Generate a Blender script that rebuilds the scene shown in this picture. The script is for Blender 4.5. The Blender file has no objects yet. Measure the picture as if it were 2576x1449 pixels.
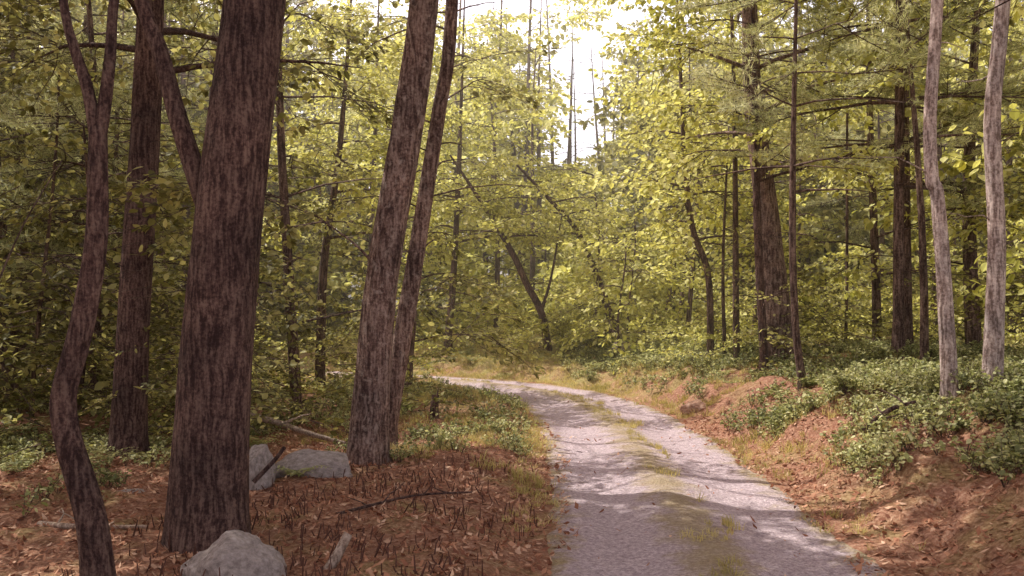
import bpy, math, random
import numpy as np
from mathutils import Vector, Matrix, Euler

rng = np.random.default_rng(7)
random.seed(7)
scene = bpy.context.scene

# ------------------------------------------------------------------ helpers
def vnoise(x, y, s=1.0, seed=0):
    x = np.asarray(x, float)*s; y = np.asarray(y, float)*s
    xi = np.floor(x); yi = np.floor(y); xf = x-xi; yf = y-yi
    def hsh(a, b):
        v = np.sin(a*127.1+b*311.7+seed*74.7)*43758.5453
        return v-np.floor(v)
    u = xf*xf*(3-2*xf); v = yf*yf*(3-2*yf)
    return (hsh(xi, yi)*(1-u)*(1-v)+hsh(xi+1, yi)*u*(1-v)+hsh(xi, yi+1)*(1-u)*v+hsh(xi+1, yi+1)*u*v)*2-1

def catmull(pts, n=8):
    pts = [np.array(p, float) for p in pts]
    P = [2*pts[0]-pts[1]]+pts+[2*pts[-1]-pts[-2]]
    out = []
    for i in range(1, len(P)-2):
        for k in range(n):
            t = k/n
            a, b, c, d = P[i-1], P[i], P[i+1], P[i+2]
            out.append(0.5*((2*b)+(-a+c)*t+(2*a-5*b+4*c-d)*t*t+(-a+3*b-3*c+d)*t**3))
    out.append(pts[-1])
    return np.array(out)

def sstep(a, b, x):
    t = np.clip((x-a)/(b-a), 0, 1)
    return t*t*(3-2*t)

# ------------------------------------------------------------------ road line and terrain
ROAD = catmull([(0.6,-40),(0.9,-12),(1.35,0),(1.58,6.8),(1.7,10),(1.8,13.8),(1.65,17.5),(1.1,20.8),(-0.2,23.6),(-2.6,26),(-6,28),(-12,30),(-25,33),(-60,38)], 12)
HALF = 1.36

def road_sd(x, y):
    x = np.asarray(x, float).ravel(); y = np.asarray(y, float).ravel()
    out = np.empty(len(x))
    for s in range(0, len(x), 20000):
        xs = x[s:s+20000]; ys = y[s:s+20000]
        A = ROAD[:-1]; B = ROAD[1:]; D = B-A; L2 = (D**2).sum(1)
        px = xs[:, None]-A[None, :, 0]; py = ys[:, None]-A[None, :, 1]
        t = np.clip((px*D[:, 0]+py*D[:, 1])/L2, 0, 1)
        dx = px-t*D[:, 0]; dy = py-t*D[:, 1]
        dd = dx*dx+dy*dy
        k = dd.argmin(1); ii = np.arange(len(xs))
        dist = np.sqrt(dd[ii, k])
        cr = D[k, 1]*dx[ii, k]-D[k, 0]*dy[ii, k]
        out[s:s+20000] = np.where(cr >= 0, dist, -dist)
    return out

def terrain(x, y):
    sh = np.shape(x)
    x = np.asarray(x, float).ravel(); y = np.asarray(y, float).ravel()
    d = road_sd(x, y)
    eR = d-HALF; eL = -d-HALF
    amp = 1.0-0.25*sstep(18, 28, y)
    bank = amp*(0.62*sstep(0, 1.5, eR)+0.42*sstep(1.0, 4.0, eR)+0.25*sstep(4, 14, eR))
    left = 0.16*sstep(0.0, 0.7, eL)-0.10*sstep(1.0, 3.0, eL)
    far = 0.03*np.clip(y-38, 0, 60)+0.02*np.clip(np.abs(x)-30, 0, 60)
    off = sstep(0.0, 0.8, np.abs(d)-HALF+0.2)
    n = (0.10*vnoise(x, y, 0.45, 1)+0.05*vnoise(x, y, 1.3, 2)+0.03*vnoise(x, y, 3.7, 3))*off + 0.018*vnoise(x, y, 5.0, 4)*sstep(-0.5, 0.1, np.abs(d)-HALF)
    rough = 0.14*vnoise(x, y, 2.3, 5)*sstep(0.1, 0.8, eR)+0.06*vnoise(x, y, 5.3, 6)*sstep(0.1, 0.6, eR)
    under = -0.06*(1-sstep(-0.35, 0.0, np.abs(d)-HALF))
    return (bank+left+far+n+rough+under).reshape(sh)

def tz(x, y):
    return float(terrain(np.array([x]), np.array([y]))[0])

# ------------------------------------------------------------------ node material helpers
def new_mat(name):
    m = bpy.data.materials.new(name); m.use_nodes = True
    nt = m.node_tree; nt.nodes.clear()
    return m, nt, nt.nodes, nt.links

def ramp(nd, stops):
    r = nd.new('ShaderNodeValToRGB'); e = r.color_ramp.elements
    while len(e) > 1: e.remove(e[-1])
    e[0].position = stops[0][0]; e[0].color = (*stops[0][1], 1)
    for p, c in stops[1:]:
        k = e.new(p); k.color = (*c, 1)
    return r

def leaf_mat(name, dark, mid, light, trans=0.45, tcol=1.35, rough=0.55, spec=0.25):
    m, nt, nd, lk = new_mat(name)
    geo = nd.new('ShaderNodeNewGeometry')
    n1 = nd.new('ShaderNodeTexNoise'); n1.inputs['Scale'].default_value = 0.55; n1.inputs['Detail'].default_value = 2
    lk.new(geo.outputs['Position'], n1.inputs['Vector'])
    a = nd.new('ShaderNodeMath'); a.operation = 'MULTIPLY_ADD'
    lk.new(geo.outputs['Random Per Island'], a.inputs[0]); a.inputs[1].default_value = 0.5
    lk.new(n1.outputs['Fac'], a.inputs[2])
    b = nd.new('ShaderNodeMath'); b.operation = 'SUBTRACT'; lk.new(a.outputs[0], b.inputs[0]); b.inputs[1].default_value = 0.25
    r = ramp(nd, [(0.25, dark), (0.5, mid), (0.75, light)])
    lk.new(b.outputs[0], r.inputs[0])
    p = nd.new('ShaderNodeBsdfPrincipled'); p.inputs['Roughness'].default_value = rough
    p.inputs['Specular IOR Level'].default_value = spec
    lk.new(r.outputs[0], p.inputs['Base Color'])
    t = nd.new('ShaderNodeBsdfTranslucent')
    mx = nd.new('ShaderNodeVectorMath'); mx.operation = 'MULTIPLY'; lk.new(r.outputs[0], mx.inputs[0])
    mx.inputs[1].default_value = (tcol*1.03, tcol, tcol*0.75)
    mn_ = nd.new('ShaderNodeVectorMath'); mn_.operation = 'MINIMUM'; mn_.inputs[1].default_value = (0.92, 0.9, 0.7)
    lk.new(mx.outputs[0], mn_.inputs[0]); lk.new(mn_.outputs[0], t.inputs['Color'])
    ms = nd.new('ShaderNodeMixShader'); ms.inputs[0].default_value = trans
    lk.new(p.outputs[0], ms.inputs[1]); lk.new(t.outputs[0], ms.inputs[2])
    o = nd.new('ShaderNodeOutputMaterial'); lk.new(ms.outputs[0], o.inputs[0])
    return m

def bark_mat(name, c0, c1, c2, scale=1.0, bump=0.6, patch=None):
    m, nt, nd, lk = new_mat(name)
    tc = nd.new('ShaderNodeTexCoord')
    wn = nd.new('ShaderNodeTexNoise'); wn.inputs['Scale'].default_value = 2.2; wn.inputs['Detail'].default_value = 3
    lk.new(tc.outputs['Object'], wn.inputs['Vector'])
    wa = nd.new('ShaderNodeVectorMath'); wa.operation = 'MULTIPLY_ADD'
    lk.new(wn.outputs['Color'], wa.inputs[0]); wa.inputs[1].default_value = (0.12, 0.12, 0.5); lk.new(tc.outputs['Object'], wa.inputs[2])
    mp = nd.new('ShaderNodeMapping'); mp.inputs['Scale'].default_value = (32*scale, 32*scale, 4.4*scale)
    lk.new(wa.outputs[0], mp.inputs[0])
    n1 = nd.new('ShaderNodeTexNoise'); n1.inputs['Scale'].default_value = 1.0; n1.inputs['Detail'].default_value = 5; n1.inputs['Roughness'].default_value = 0.6
    lk.new(mp.outputs[0], n1.inputs['Vector'])
    n2 = nd.new('ShaderNodeTexNoise'); n2.inputs['Scale'].default_value = 38*scale; n2.inputs['Detail'].default_value = 5; n2.inputs['Roughness'].default_value = 0.7
    lk.new(tc.outputs['Object'], n2.inputs['Vector'])
    mu = nd.new('ShaderNodeMath'); mu.operation = 'MULTIPLY_ADD'; mu.inputs[1].default_value = 0.7
    lk.new(n2.outputs['Fac'], mu.inputs[0]); lk.new(n1.outputs['Fac'], mu.inputs[2])
    r = ramp(nd, [(0.72, c0), (0.85, c1), (1.0, c2)])
    lk.new(mu.outputs[0], r.inputs[0])
    col = r.outputs[0]
    n3 = nd.new('ShaderNodeTexNoise'); n3.inputs['Scale'].default_value = 1.7; n3.inputs['Detail'].default_value = 4
    lk.new(tc.outputs['Object'], n3.inputs['Vector'])
    r3 = ramp(nd, [(0.3, (0.6, 0.6, 0.62)), (0.7, (1.35, 1.3, 1.25))]); lk.new(n3.outputs['Fac'], r3.inputs[0])
    mm = nd.new('ShaderNodeMix'); mm.data_type = 'RGBA'; mm.blend_type = 'MULTIPLY'; mm.inputs[0].default_value = 1
    lk.new(col, mm.inputs[6]); lk.new(r3.outputs[0], mm.inputs[7]); col = mm.outputs[2]
    if patch:
        pn = nd.new('ShaderNodeTexNoise'); pn.inputs['Scale'].default_value = 9.0; pn.inputs['Detail'].default_value = 7; pn.inputs['Roughness'].default_value = 0.7
        lk.new(wa.outputs[0], pn.inputs['Vector'])
        pr = ramp(nd, [(0.54, (0, 0, 0)), (0.70, (0.8, 0.8, 0.8))]); lk.new(pn.outputs['Fac'], pr.inputs[0])
        mm = nd.new('ShaderNodeMix'); mm.data_type = 'RGBA'; lk.new(pr.outputs[0], mm.inputs[0])
        lk.new(col, mm.inputs[6]); mm.inputs[7].default_value = (*patch, 1)
        col = mm.outputs[2]
    p = nd.new('ShaderNodeBsdfPrincipled'); p.inputs['Roughness'].default_value = 0.9
    p.inputs['Specular IOR Level'].default_value = 0.15
    lk.new(col, p.inputs['Base Color'])
    bp = nd.new('ShaderNodeBump'); bp.inputs['Strength'].default_value = bump; bp.inputs['Distance'].default_value = 0.035
    lk.new(mu.outputs[0], bp.inputs['Height']); lk.new(bp.outputs[0], p.inputs['Normal'])
    o = nd.new('ShaderNodeOutputMaterial'); lk.new(p.outputs[0], o.inputs[0])
    return m

def noise_mat(name, stops, scale=8, detail=8, bump=0.4, rough=0.9, dist=0.02):
    m, nt, nd, lk = new_mat(name)
    tc = nd.new('ShaderNodeTexCoord')
    nz = nd.new('ShaderNodeTexNoise'); nz.inputs['Scale'].default_value = scale; nz.inputs['Detail'].default_value = detail
    nz.inputs['Roughness'].default_value = 0.7
    lk.new(tc.outputs['Object'], nz.inputs['Vector'])
    r = ramp(nd, stops); lk.new(nz.outputs['Fac'], r.inputs[0])
    p = nd.new('ShaderNodeBsdfPrincipled'); p.inputs['Roughness'].default_value = rough
    p.inputs['Specular IOR Level'].default_value = 0.2
    lk.new(r.outputs[0], p.inputs['Base Color'])
    bp = nd.new('ShaderNodeBump'); bp.inputs['Strength'].default_value = bump; bp.inputs['Distance'].default_value = dist
    lk.new(nz.outputs['Fac'], bp.inputs['Height']); lk.new(bp.outputs[0], p.inputs['Normal'])
    o = nd.new('ShaderNodeOutputMaterial'); lk.new(p.outputs[0], o.inputs[0])
    return m

def island_mat(name, stops, trans=0.0, rough=0.8):
    m, nt, nd, lk = new_mat(name)
    geo = nd.new('ShaderNodeNewGeometry')
    r = ramp(nd, stops); lk.new(geo.outputs['Random Per Island'], r.inputs[0])
    p = nd.new('ShaderNodeBsdfPrincipled'); p.inputs['Roughness'].default_value = rough
    p.inputs['Specular IOR Level'].default_value = 0.2
    lk.new(r.outputs[0], p.inputs['Base Color'])
    o = nd.new('ShaderNodeOutputMaterial')
    if trans:
        t = nd.new('ShaderNodeBsdfTranslucent'); lk.new(r.outputs[0], t.inputs['Color'])
        ms = nd.new('ShaderNodeMixShader'); ms.inputs[0].default_value = trans
        lk.new(p.outputs[0], ms.inputs[1]); lk.new(t.outputs[0], ms.inputs[2]); lk.new(ms.outputs[0], o.inputs[0])
    else:
        lk.new(p.outputs[0], o.inputs[0])
    return m

M_bark = bark_mat('bark_oak', (0.048,0.027,0.026), (0.115,0.069,0.062), (0.215,0.145,0.122), 1.0, 1.0)
M_bark_pine = bark_mat('bark_pine', (0.075,0.045,0.041), (0.19,0.122,0.105), (0.37,0.27,0.235), 0.8, 1.0, patch=(0.50,0.40,0.35))
M_bark_pale = bark_mat('bark_pale', (0.18,0.13,0.115), (0.42,0.33,0.31), (0.66,0.56,0.53), 0.8, 0.5, patch=(0.15,0.10,0.09))
M_bark_bg = bark_mat('bark_background', (0.05,0.03,0.026), (0.12,0.08,0.067), (0.24,0.17,0.145), 0.8, 0.4)
M_twig = bark_mat('twig_bark', (0.06,0.04,0.03), (0.10,0.07,0.06), (0.2,0.15,0.12), 1.0, 0.2)
M_dead = bark_mat('dead_wood', (0.2,0.14,0.11), (0.36,0.28,0.23), (0.5,0.4,0.34), 1.2, 0.4)
M_maple = leaf_mat('maple_leaf', (0.28,0.28,0.07), (0.62,0.60,0.19), (0.88,0.84,0.42), 0.5, 1.35)
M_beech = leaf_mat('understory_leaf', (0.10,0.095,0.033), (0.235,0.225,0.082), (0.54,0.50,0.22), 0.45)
M_pine = leaf_mat('pine_needle', (0.24,0.25,0.12), (0.52,0.53,0.29), (0.82,0.80,0.52), 0.42)
M_herb = leaf_mat('herb_leaf', (0.14,0.155,0.06), (0.34,0.36,0.15), (0.72,0.70,0.40), 0.35, spec=0.4)
M_grass = leaf_mat('grass_blade', (0.20,0.165,0.06), (0.42,0.36,0.14), (0.66,0.57,0.28), 0.4)
M_dry = island_mat('dry_leaf', [(0.0,(0.18,0.068,0.043)), (0.4,(0.40,0.18,0.11)), (0.75,(0.54,0.29,0.185)), (1.0,(0.74,0.51,0.37))], 0.15)
M_stem = island_mat('dead_stem', [(0,(0.05,0.02,0.015)), (1,(0.13,0.06,0.045))])
M_rock = noise_mat('granite', [(0.3,(0.16,0.13,0.12)), (0.5,(0.34,0.285,0.27)), (0.7,(0.52,0.45,0.43))], 7, 10, 0.8)
M_rock_b = noise_mat('dirt_stone', [(0.3,(0.2,0.1,0.07)), (0.5,(0.38,0.23,0.17)), (0.7,(0.55,0.40,0.32))], 6, 9, 0.6)

# ------------------------------------------------------------------ mesh builder
class MB:
    def __init__(s): s.v = []; s.f = []; s.m = []; s.n = 0
    def add(s, verts, faces, mat=0):
        s.v.append(np.asarray(verts, float)); o = s.n
        s.f.extend([tuple(i+o for i in f) for f in faces]); s.m.extend([mat]*len(faces))
        s.n += len(verts)
    def tube(s, pts, rad, sides=6, mat=0, bumpy=0.0, flare=False):
        pts = np.asarray(pts, float); n = len(pts)
        T = np.gradient(pts, axis=0); T /= (np.linalg.norm(T, axis=1)[:, None]+1e-9)
        ref = np.array([0, 1, 0]) if abs(T[0, 1]) < 0.8 else np.array([1, 0, 0])
        a = np.arange(sides)/sides*2*math.pi
        V = []
        ph = random.random()*10
        for i in range(n):
            u = np.cross(T[i], ref); u /= np.linalg.norm(u)+1e-9; w = np.cross(u, T[i])
            r = rad[i]*np.ones(sides)
            if bumpy: r = r*(1+bumpy*(0.6*np.sin(3*a+pts[i, 2]*0.8+ph)+0.4*np.sin(5*a-pts[i, 2]*1.7+ph*2)+0.35*np.sin(9*a+pts[i,2]*5+ph)))
            if flare:
                hgt = pts[i, 2]-pts[0, 2]
                r = r*(1+0.35*math.exp(-hgt/0.22)*(1+0.5*np.sin(5*a+ph)))
            V.append(pts[i]+np.outer(r*np.cos(a), u)+np.outer(r*np.sin(a), w))
        V = np.concatenate(V)
        F = []
        for i in range(n-1):
            for k in range(sides):
                k2 = (k+1) % sides
                F.append((i*sides+k, i*sides+k2, (i+1)*sides+k2, (i+1)*sides+k))
        F.append(tuple(range((n-1)*sides, n*sides)))
        s.add(V, F, mat)
    def obj(s, name, mats, origin=(0, 0, 0), smooth=True, link=True):
        me = bpy.data.meshes.new(name)
        V = np.concatenate(s.v)-np.array(origin)
        me.from_pydata(V.tolist(), [], s.f); 
        for m in mats: me.materials.append(m)
        me.polygons.foreach_set('material_index', s.m)
        if smooth: me.polygons.foreach_set('use_smooth', [True]*len(me.polygons))
        me.update()
        ob = bpy.data.objects.new(name, me); ob.location = origin
        if link: scene.collection.objects.link(ob)
        return ob

# ------------------------------------------------------------------ leaf sprays (instanced sources)
LEAF = np.array([(0,0,0),(0.3,0.26,0.03),(0.65,0.25,0.03),(1,0,-0.05),(0.65,-0.25,0.03),(0.3,-0.26,0.03)])
LF = [(0,1,2,3),(0,3,4,5)]
def put_leaf(mb, p, yaw, tilt, roll, size, mat=0, wide=1.0):
    M = np.array(Euler((roll, tilt, yaw)).to_matrix())
    V = (LEAF*np.array([size, size*wide, size]))@M.T+np.array(p)
    mb.add(V, LF, mat)

def broad_spray(seed, L=1.3, leaf=0.10, n_side=9, per=6, tilt=0.45, droop=0.12):
    random.seed(seed); mb = MB()
    main = [(L*t, 0.06*math.sin(4*t+seed), -droop*L*t*t) for t in np.linspace(0, 1, 6)]
    mb.tube(main, np.linspace(0.010, 0.003, 6), 3, 1)
    for i in range(n_side):
        t = 0.12+0.86*i/(n_side-1); side = 1 if i % 2 else -1
        p0 = np.array([L*t, 0.06*math.sin(4*t+seed), -droop*L*t*t])
        ang = side*random.uniform(0.6, 1.1); l = L*0.55*(1-0.55*t)*random.uniform(0.6, 1.15)
        dz = random.uniform(-0.3, 0.2)
        d = np.array([math.cos(ang), math.sin(ang), dz])
        mb.tube([p0, p0+d*l], [0.005, 0.002], 3, 1)
        for k in range(per):
            s = (k+0.8)/per
            p = p0+d*l*s+np.array([0, 0, random.uniform(-0.03, 0.03)])
            put_leaf(mb, p, ang+(1 if k % 2 else -1)*random.uniform(0.4, 1.1), random.gauss(0.25, tilt), random.gauss(0, tilt), leaf*random.uniform(0.65, 1.25), 0, 1.15)
    for k in range(5):
        put_leaf(mb, main[-1], random.uniform(-1, 1), random.gauss(0.2, tilt), random.gauss(0, tilt), leaf*random.uniform(0.8, 1.2))
    return mb

def pine_spray(seed, L=1.1, needle=0.12, width=0.014, per=14):
    random.seed(seed); mb = MB()
    main = [(L*t, 0, 0.10*L*t*t) for t in np.linspace(0, 1, 5)]
    mb.tube(main, np.linspace(0.012, 0.004, 5), 3, 1)
    bases = []
    for i in range(10):
        t = 0.2+0.8*i/9; side = 1 if i % 2 else -1
        p0 = np.array([L*t, 0, 0.10*L*t*t]); ang = side*random.uniform(0.5, 1.0)
        l = L*0.5*(1.1-0.7*t); d = np.array([math.cos(ang), math.sin(ang), random.uniform(0.0, 0.35)])
        mb.tube([p0, p0+d*l], [0.006, 0.003], 3, 1)
        for k in range(3): bases.append((p0+d*l*(0.4+0.3*k), d))
    for p, d in bases:
        for k in range(per):
            v = d*0.5+np.array([random.gauss(0, 0.6), random.gauss(0, 0.6), random.gauss(0.1, 0.6)]); v /= np.linalg.norm(v)
            w = np.cross(v, [random.random(), random.random(), 1]); w /= np.linalg.norm(w)
            q = p-d*random.uniform(0, 0.08); ln = needle*random.uniform(0.7, 1.2)
            mb.add([q-w*width/2, q+w*width/2, q+v*ln], [(0, 1, 2)])
    return mb

def grass_tuft(seed, n=16, h=0.13, w=0.007, spread=0.07):
    random.seed(seed); mb = MB()
    for i in range(n):
        a = random.uniform(0, 6.28); r = random.uniform(0, spread); hh = h*random.uniform(0.4, 1.2); lean = random.uniform(0.2, 1.2)
        b = np.array([r*math.cos(a), r*math.sin(a), -0.01]); a += random.gauss(0, 0.8); dr = np.array([math.cos(a), math.sin(a), 0])
        sd = np.array([-math.sin(a), math.cos(a), 0])*w/2
        m = b+dr*hh*lean*0.35+np.array([0, 0, hh*0.65]); t = b+dr*hh*lean+np.array([0, 0, hh*(1-0.25*lean)])
        mb.add([b-sd, b+sd, m+sd*0.8, m-sd*0.8, t], [(0, 1, 2, 3), (3, 2, 4)])
    return mb

def herb(seed, n=26, h=0.33, leaf=0.085, spread=0.30):
    random.seed(seed); mb = MB()
    for s in range(5):
        a = random.uniform(0, 6.28); top = np.array([math.cos(a)*spread*random.uniform(0.3, 1), math.sin(a)*spread*random.uniform(0.3, 1), h*random.uniform(0.6, 1.1)])
        mb.tube([(0, 0, -0.03), top*np.array([0.5, 0.5, 0.6]), top], [0.005, 0.004, 0.002], 3, 1)
        for k in range(n//5+1):
            t = random.uniform(0.35, 1); p = top*np.array([t, t, t])
            put_leaf(mb, p, random.uniform(0, 6.28), random.gauss(0.15, 0.45), random.gauss(0, 0.45), leaf*random.uniform(0.45, 1.2), 0, 1.2)
    return mb

def fern(seed, fronds=8, L=0.5):
    random.seed(seed); mb = MB()
    for f in range(fronds):
        a = f/fronds*6.28+random.uniform(-0.3, 0.3); l = L*random.uniform(0.7, 1.15)
        c, s = math.cos(a), math.sin(a); k = 9
        for i in range(1, k):
            t = i/k; p = np.array([c*l*t, s*l*t, l*(0.95*t-0.75*t*t)])
            for sd in (-1, 1):
                put_leaf(mb, p, a+sd*1.35, 0.15, 0, l*0.30*(1.05-t)+0.02, 0, 0.5)
    return mb

def dead_stems(seed, n=3):
    random.seed(seed); mb = MB()
    for i in range(n):
        x, y = random.gauss(0, 0.12), random.gauss(0, 0.12); h = random.uniform(0.04, 0.11)
        lean = (random.gauss(0, 0.02), random.gauss(0, 0.02))
        mb.tube([(x, y, -0.02), (x+lean[0], y+lean[1], h)], [0.006, 0.004], 4)
    return mb

def make_coll(name, builders, mats):
    c = bpy.data.collections.new(name)
    for i, b in enumerate(builders):
        o = b.obj(name.replace('_variants', ''), mats, link=False, smooth=False); c.objects.link(o)
    return c

C_maple = make_coll('maple_spray_variants', [broad_spray(s, 1.3, 0.135, 8, 5) for s in range(4)], [M_maple, M_twig])
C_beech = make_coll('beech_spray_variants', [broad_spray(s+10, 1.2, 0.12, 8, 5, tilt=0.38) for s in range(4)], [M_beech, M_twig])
C_far = make_coll('distant_spray_variants', [broad_spray(s+20, 1.7, 0.24, 8, 4, tilt=0.5) for s in range(4)], [M_maple, M_twig])
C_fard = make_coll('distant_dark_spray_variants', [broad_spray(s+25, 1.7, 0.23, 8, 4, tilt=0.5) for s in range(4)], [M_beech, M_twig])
C_pine = make_coll('pine_spray_variants', [pine_spray(s+30) for s in range(4)], [M_pine, M_twig])
C_grass = make_coll('grass_tuft_variants', [grass_tuft(s+40) for s in range(4)], [M_grass])
C_herb = make_coll('herb_variants', [herb(s+50) for s in range(4)], [M_herb, M_twig])
C_fern = make_coll('fern_variants', [fern(s+60) for s in range(3)], [M_herb])
C_stem = make_coll('dead_stem_variants', [dead_stems(s+70) for s in range(4)], [M_stem])

def scatter(name, coll, pts, rots, scales, parent=None):
    n = len(pts)
    me = bpy.data.meshes.new(name); me.vertices.add(n)
    org = np.array(parent.location) if parent else np.zeros(3)
    me.vertices.foreach_set('co', (np.asarray(pts, float)-org).ravel())
    a = me.attributes.new('rot', 'FLOAT_VECTOR', 'POINT'); a.data.foreach_set('vector', np.asarray(rots, float).ravel())
    a = me.attributes.new('scl', 'FLOAT', 'POINT'); a.data.foreach_set('value', np.asarray(scales, float).ravel())
    a = me.attributes.new('idx', 'INT', 'POINT'); a.data.foreach_set('value', rng.integers(0, len(coll.objects), n).astype(np.int32))
    ob = bpy.data.objects.new(name, me); scene.collection.objects.link(ob)
    if parent: ob.parent = parent
    key = 'scatter_'+coll.name
    ng = bpy.data.node_groups.get(key)
    if ng is None:
        ng = bpy.data.node_groups.new(key, 'GeometryNodeTree')
        ng.interface.new_socket('Geometry', in_out='INPUT', socket_type='NodeSocketGeometry')
        ng.interface.new_socket('Geometry', in_out='OUTPUT', socket_type='NodeSocketGeometry')
        nd = ng.nodes; lk = ng.links
        gi = nd.new('NodeGroupInput'); go = nd.new('NodeGroupOutput')
        ip = nd.new('GeometryNodeInstanceOnPoints'); ci = nd.new('GeometryNodeCollectionInfo')
        ci.inputs['Collection'].default_value = coll
        ci.inputs['Separate Children'].default_value = True; ci.inputs['Reset Children'].default_value = True
        def attr(nm, t):
            q = nd.new('GeometryNodeInputNamedAttribute'); q.data_type = t; q.inputs['Name'].default_value = nm
            return q.outputs['Attribute']
        er = nd.new('FunctionNodeEulerToRotation')
        lk.new(attr('rot', 'FLOAT_VECTOR'), er.inputs[0])
        lk.new(gi.outputs[0], ip.inputs['Points']); lk.new(ci.outputs[0], ip.inputs['Instance'])
        ip.inputs['Pick Instance'].default_value = True
        lk.new(attr('idx', 'INT'), ip.inputs['Instance Index'])
        lk.new(er.outputs[0], ip.inputs['Rotation']); lk.new(attr('scl', 'FLOAT'), ip.inputs['Scale'])
        lk.new(ip.outputs[0], go.inputs[0])
    md = ob.modifiers.new('scatter', 'NODES'); md.node_group = ng
    return ob

# ------------------------------------------------------------------ ground sheet
def axis(segs):
    out = []
    for a, b, st in segs: out += list(np.arange(a, b, st))
    out.append(segs[-1][1]); return np.array(out)
gx = axis([(-400,-60,20),(-60,-20,1.5),(-20,-6,0.4),(-6,8,0.10),(8,20,0.4),(20,60,1.5),(60,400,20)])
gy = axis([(-400,-30,20),(-30,0,1.0),(0,4,0.3),(4,20,0.11),(20,34,0.25),(34,60,1.0),(60,120,3),(120,420,20)])
X, Y = np.meshgrid(gx, gy); Z = terrain(X, Y)
nx, ny = len(gx), len(gy)
V = np.stack([X.ravel(), Y.ravel(), Z.ravel()], 1)
I = np.arange(nx*ny).reshape(ny, nx)
Q = np.stack([I[:-1, :-1], I[:-1, 1:], I[1:, 1:], I[1:, :-1]], -1).reshape(-1, 4)
me = bpy.data.meshes.new('ground')
me.vertices.add(len(V)); me.vertices.foreach_set('co', V.ravel())
me.loops.add(len(Q)*4); me.loops.foreach_set('vertex_index', Q.ravel().astype(np.int32))
me.polygons.add(len(Q)); me.polygons.foreach_set('loop_start', np.arange(len(Q), dtype=np.int32)*4)
me.polygons.foreach_set('use_smooth', np.ones(len(Q), bool))
me.update(calc_edges=True)
sd = road_sd(X, Y); Yf = Y.ravel(); Xf = X.ravel()
green = np.clip(0.5*sstep(1.4, 2.8, sd-HALF)+0.6*sstep(16, 24, Yf)*(np.abs(sd) > HALF)+0.3*sstep(10, 14, Yf)*(sd < -HALF)*(Xf > -2.2), 0, 1)
a = me.attributes.new('green', 'FLOAT', 'POINT'); a.data.foreach_set('value', green.astype(np.float32))
ground = bpy.data.objects.new('ground', me); scene.collection.objects.link(ground)

m, nt, nd, lk = new_mat('forest_floor')
tc = nd.new('ShaderNodeTexCoord')
n1 = nd.new('ShaderNodeTexNoise'); n1.inputs['Scale'].default_value = 22; n1.inputs['Detail'].default_value = 8; n1.inputs['Roughness'].default_value = 0.75
n2 = nd.new('ShaderNodeTexNoise'); n2.inputs['Scale'].default_value = 1.6; n2.inputs['Detail'].default_value = 4
for n in (n1, n2): lk.new(tc.outputs['Object'], n.inputs['Vector'])
r1 = ramp(nd, [(0.3, (0.12,0.048,0.033)), (0.5, (0.36,0.18,0.12)), (0.7, (0.62,0.41,0.30))]); lk.new(n1.outputs['Fac'], r1.inputs[0])
r2 = ramp(nd, [(0.3, (0.11,0.09,0.035)), (0.5, (0.33,0.29,0.11)), (0.7, (0.56,0.50,0.24))]); lk.new(n1.outputs['Fac'], r2.inputs[0])
at = nd.new('ShaderNodeAttribute'); at.attribute_name = 'green'
ma = nd.new('ShaderNodeMath'); ma.operation = 'MULTIPLY_ADD'; ma.inputs[1].default_value = 2.4
sb = nd.new('ShaderNodeMath'); sb.operation = 'SUBTRACT'; sb.inputs[1].default_value = 0.5; lk.new(n2.outputs['Fac'], sb.inputs[0])
lk.new(sb.outputs[0], ma.inputs[0]); lk.new(at.outputs['Fac'], ma.inputs[2]); ma.use_clamp = True
mx = nd.new('ShaderNodeMix'); mx.data_type = 'RGBA'; lk.new(ma.outputs[0], mx.inputs[0]); lk.new(r1.outputs[0], mx.inputs[6]); lk.new(r2.outputs[0], mx.inputs[7])
p = nd.new('ShaderNodeBsdfPrincipled'); p.inputs['Roughness'].default_value = 0.95; p.inputs['Specular IOR Level'].default_value = 0.1
lk.new(mx.outputs[2], p.inputs['Base Color'])
bp = nd.new('ShaderNodeBump'); bp.inputs['Strength'].default_value = 0.8; bp.inputs['Distance'].default_value = 0.05
lk.new(n1.outputs['Fac'], bp.inputs['Height']); lk.new(bp.outputs[0], p.inputs['Normal'])
o = nd.new('ShaderNodeOutputMaterial'); lk.new(p.outputs[0], o.inputs[0])
me.materials.append(m)

# ------------------------------------------------------------------ gravel road
S = catmull(ROAD.tolist(), 6)
T = np.gradient(S, axis=0); T /= np.linalg.norm(T, axis=1)[:, None]; N = np.stack([T[:, 1], -T[:, 0]], 1)
us = np.linspace(-1.5, 1.5, 31)
RV = []; RU = []
for i in range(len(S)):
    for u in us:
        x, y = S[i]+N[i]*u
        z = 0.004+0.05*math.exp(-(u/0.3)**2)-0.03*math.exp(-((abs(u)-0.75)/0.3)**2)-0.07*max(0, abs(u)-1.25)/0.3
        RV.append((x, y, z)); RU.append(u)
RV = np.array(RV); RV[:, 2] += 0.012*vnoise(RV[:, 0], RV[:, 1], 2.5, 11)+0.006*vnoise(RV[:, 0], RV[:, 1], 8, 12)+0.03*np.clip(RV[:, 1]-38, 0, 60)+0.02*np.clip(np.abs(RV[:, 0])-30, 0, 60)
nu = len(us); F = [(i*nu+k, i*nu+k+1, (i+1)*nu+k+1, (i+1)*nu+k) for i in range(len(S)-1) for k in range(nu-1)]
me = bpy.data.meshes.new('gravel_road'); me.from_pydata(RV.tolist(), [], F)
me.polygons.foreach_set('use_smooth', [True]*len(F))
a = me.attributes.new('u', 'FLOAT', 'POINT'); a.data.foreach_set('value', np.array(RU, np.float32))
road = bpy.data.objects.new('gravel_road', me); scene.collection.objects.link(road)
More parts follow.
